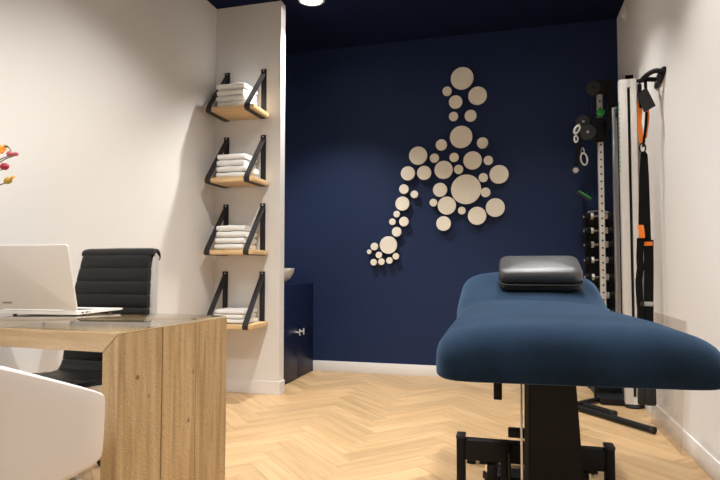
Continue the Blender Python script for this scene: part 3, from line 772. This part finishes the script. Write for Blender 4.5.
# ================================================================== WALL BRACKET AND SUSPENSION TRAINER
br = thing('wall_bracket', 'black steel loop bracket on the right wall holding the suspension straps', 'bracket', (XR, 3.85, 2.16))
pa = hit(666.5, 68, 0, XR); pb = hit(655.5, 87, 0, XR)
Mp = (pa+pb)/2
pts = [(pa.y, pa.z), ]
def plate():
    bm = BM(); d = Vector((0, pb.y-pa.y, pb.z-pa.z)); n = Vector((0, -d.z, d.y)).normalized(); m = 16; out = []
    for i in range(m+1):
        t = i/m; w_ = .034*math.sin(PI*min(max(t, .0), 1))**.6 + .008; out.append((pa + d*t, w_))
    poly = [p + n*w_ for p, w_ in out] + [p - n*w_ for p, w_ in reversed(out)]
    return prism(bm, [(p.y, p.z) for p in poly], 0, XR-.010, XR-.0003, bev=.002)
obj('wall_plate', plate(), 'black_metal', br)
J = hit(641.5, 80.5, 1, 3.86)
def curve3(A, B, C_, n=12): return [A*(1-t)**2 + B*2*t*(1-t) + C_*t*t for t in [i/n for i in range(n+1)]]
A1 = Vector((XR-.009, pa.y+.05, pa.z-.01)); A2 = Vector((XR-.009, pb.y-.06, pb.z+.03))
obj('loop_arm', tube(BM(), curve3(A1, Vector((J.x+.05, A1.y+.02, A1.z+.05)), Vector(J)), .016, 10), 'black_metal', br)
obj('loop_arm', tube(BM(), curve3(A2, Vector((J.x+.04, A2.y, A2.z+.01)), Vector(J)), .015, 10), 'black_metal', br)
obj('loop_eye', ringtorus(BM(), J + Vector((-.0, 0, 0)), .022, .009, Matrix.Rotation(PI/2, 3, 'X')), 'black_metal', br)
for q in (.3, .7): P = pa.lerp(pb, q); obj('bolt', lathe(BM(), [(.008, -.016), (.008, -.010)], (XR, P.y, P.z), axis=0, n=8), 'aluminium', br)

SY = 3.86
def sp_(u, v, dy=0): return hit(u, v, 1, SY+dy)
tr = thing('suspension_trainer', 'black and orange suspension trainer straps hanging from the wall bracket', 'straps', tuple(sp_(645, 300)))
obj('carabiner', ringtorus(BM(), sp_(642.5, 86), .045, .005, Matrix.Rotation(.4, 3, 'Z'), sx=.45), 'black_metal', tr)
obj('anchor_strap', ribbon(BM(), [sp_(639.5, 84), sp_(640, 96), sp_(641, 108)], (.022, .004, 0), .004), 'black_web', tr)
# tilted black tag
tg = [sp_(636.8, 94, -.03), sp_(646.5, 87.5, -.03), sp_(655.7, 105.8, -.03), sp_(644, 112.5, -.03)]
obj('hang_tag', prism(BM(), [(p.x, p.z) for p in tg], 1, SY-.034, SY-.026, bev=.001), 'black_plastic', tr, label='square black tag')
obj('tag_loop', ribbon(BM(), [sp_(645, 78, -.005), sp_(645.5, 84, -.02), sp_(646, 92, -.03)], (.018, 0, 0), .003), 'black_web', tr)
obj('orange_strap', ribbon(BM(), [sp_(639.2, 102), sp_(640.0, 112), sp_(639.2, 122), sp_(640.6, 132), sp_(641.0, 143)], (.026, .004, 0), .004), 'orange_web', tr, label='orange webbing')
obj('orange_strap', ribbon(BM(), [sp_(647.0, 108, .02), sp_(647.6, 117, .02), sp_(646.6, 126, .02), sp_(645, 138, .02)], (.022, .006, 0), .004), 'orange_web', tr, label='orange webbing')
obj('black_strap', ribbon(BM(), [sp_(646.5, 112, -.004), sp_(646.0, 124, -.004), sp_(644.5, 136, 0), sp_(643, 147, 0)], (.016, .004, 0), .004), 'black_web', tr)
obj('buckle', ringtorus(BM(), sp_(642.5, 148), .030, .005, sx=.6), 'black_metal', tr)
wpts = [sp_(u, v, .01) for u, v in ((640.6, 154), (642.0, 151.5), (645.5, 151.5), (647.6, 154.5), (648.8, 175), (649.6, 200), (650.4, 222), (651.2, 244), (639.0, 244), (638.6, 222), (638.9, 200), (639.5, 175))]
obj('wide_strap', prism(BM(), [(p.x, p.z) for p in wpts], 1, SY+.006, SY+.018, bev=.002), 'black_web', tr)
obj('left_strap', ribbon(BM(), [sp_(640.5, 238, -.012), sp_(639.8, 258, -.015), sp_(640.4, 268, -.01), sp_(638.9, 280, -.01), sp_(639.4, 294, -.01), sp_(640.6, 310, -.01), sp_(640.2, 330, -.01)], (.040, .004, 0), .008), 'black_web', tr)
obj('right_strap', ribbon(BM(), [sp_(648.6, 240, .0), sp_(648.8, 270, 0), sp_(648.6, 300, 0), sp_(648.8, 330, 0)], (.055, 0, 0), .008), 'black_web', tr)
obj('orange_keeper', ribbon(BM(), [sp_(640.5, 225, -.03), sp_(641.5, 231, -.034), sp_(642, 238, -.03)], (.034, 0, 0), .006), 'orange_web', tr, label='orange strap keeper')
obj('orange_keeper', Bx(sp_(643.9, 244).x, sp_(652.4, 244).x, SY-.012, SY+.008, sp_(648, 245.8).z, sp_(648, 241.8).z, bev=.002), 'orange_web', tr, label='orange strap keeper')
for (u, wd) in ((640.4, .042), (648.8, .058)):
    P = sp_(u, 304, -.006 if u < 645 else 0); obj('adjuster', Bx(P.x-wd/2, P.x+wd/2, P.y-.008, P.y+.008, P.z-.014, P.z+.014, bev=.003), 'grey_print' if u > 645 else 'black_plastic', tr)
# handles hanging at the ends of the straps
for (u, wd) in ((640.2, .045), (648.8, .065)):
    P = sp_(u, 330); zb3 = .25
    obj('handle_loop', ribbon(BM(), [(P.x, P.y, P.z+.005), (P.x, P.y, zb3+.06)], (wd*.55, 0, 0), .006), 'black_web', tr)
    obj('foam_grip', Bx(P.x-wd/2, P.x+wd/2, P.y-.02, P.y+.02, zb3-.10, zb3+.06, bev=.012), 'rubber', tr)

# ================================================================== ACRYLIC SHEET, WALL SENSOR
a0 = hit(683.5, 317, 0, XR-.02)
ac = obj('acrylic_sheet', Bx(-.004, .004, -.33, .33, 0, .715, bev=.001), 'acrylic')
ac.location = (XR-.048, a0.y+.33, .0); ac.rotation_euler = (0, math.radians(3.0), 0)
ac.data.transform(T((0, 0, .0002)))
tag(ac, 'clear acrylic sheet leaning on the right wall beside the gym machine', 'acrylic sheet')
sn = hit(627.5, 13, 0, XR)
ss_ = thing('wall_sensor', 'small white oval sensor high on the right wall near the ceiling', 'sensor', tuple(sn))
obj('housing', xf(slab(BM(), .07, .11, .03, .034, .012, 0, .004), T((XR-.016, sn.y, sn.z)) @ RY(-PI/2) @ RZ(PI/2)), 'white_plastic', ss_)
obj('lens_dome', ball(BM(), (XR-.036, sn.y, sn.z-.02), .018, (.6, 1, 1)), 'white_paint', ss_)

# ================================================================== FLOWERS
VX, VY = -2.07, 1.72
vz = ZD+.0008
vs_ = thing('glass_vase', 'clear glass vase on the wooden desk holding the berry stems', 'vase', (VX, VY, vz))
obj('glass', lathe(BM(), [(0, 0), (.045, 0), (.05, .01), (.048, .12), (.035, .20), (.045, .24), (.042, .24), (.032, .20), (.044, .12), (.045, .014), (0, .012)], n=28), 'vase_glass', vs_, local=True)
fl = thing('berry_bouquet', 'loose bouquet of orange blossom, red and pink berries and yellow rose hips', 'flowers', (VX, VY, vz+.02))
FD = 1.78
def fp(u, v, y=FD): return hit(u, v, 1, y)
root = Vector((VX, VY, vz+.03)); neck = Vector((VX, VY, vz+.22))
def stem(end, bend=(0, 0, .04), r=.0022):
    e = Vector(end); m = Vector((neck.x-.01, neck.y, e.z-.05)); return obj('stem', tube(BM(), [root] + curve3(neck, m, e, 10), r, 6), 'stem_green', fl)
for (u, v, rr, m, nm, sc_) in ((10, 154, .0125, 'berry_pink', 'berry', (1.15, 1, .95)), (16, 154, .0095, 'berry_pink', 'berry', (1.1, 1, .9)), (4.5, 166.5, .0165, 'berry_red', 'berry', (1.1, 1, .9)), (-8, 150, .014, 'berry_red', 'berry', (1, 1, 1)), (-16, 170, .015, 'berry_pink', 'berry', (1, 1, 1)), (-30, 160, .014, 'berry_red', 'berry', (1, 1, 1))):
    P = fp(u, v); s_ = stem(P - Vector((0, 0, rr*.5))); obj(nm, ball(BM(), P, rr, sc_), m, s_)
P = fp(8, 180.5); s_ = stem(P + Vector((-.008, 0, -.008)))
obj('rose_hip', xf(ball(BM(), (0, 0, 0), .0155, (1.15, .95, .85)), T(P) @ RY(-.5)), 'hip_yellow', s_)
obj('rose_hip_tip', xf(lathe(BM(), [(.006, 0), (.004, .012), (.007, .018)], (0, 0, .012), n=10), T(P) @ RY(1.1)), 'petal_orange', s_)
for (u, v) in ((1.5, 152), (-14, 140), (-24, 148)):
    P = fp(u, v); s_ = stem(P - Vector((0, 0, .004)))
    for k in range(9):
        a = 2*PI*k/9; b_ = ball(BM(), (.018, 0, 0), .014, (1.25, .7, .28), 10, 6)
        obj('petal', xf(b_, T(P) @ RX(.9) @ RZ(a) @ RY(-.35 - .3*(k % 2))), 'petal_orange', s_)
    obj('flower_eye', ball(BM(), P, .008), 'hip_yellow', s_)
obj('twig', tube(BM(), [fp(2, 149), fp(6.5, 146), fp(9, 147.5), fp(11, 151)], .0018, 6), 'stem_green', fl)
obj('bud', ball(BM(), fp(6.5, 146.5), .006, (1.4, 1, .8)), 'stem_green', fl)
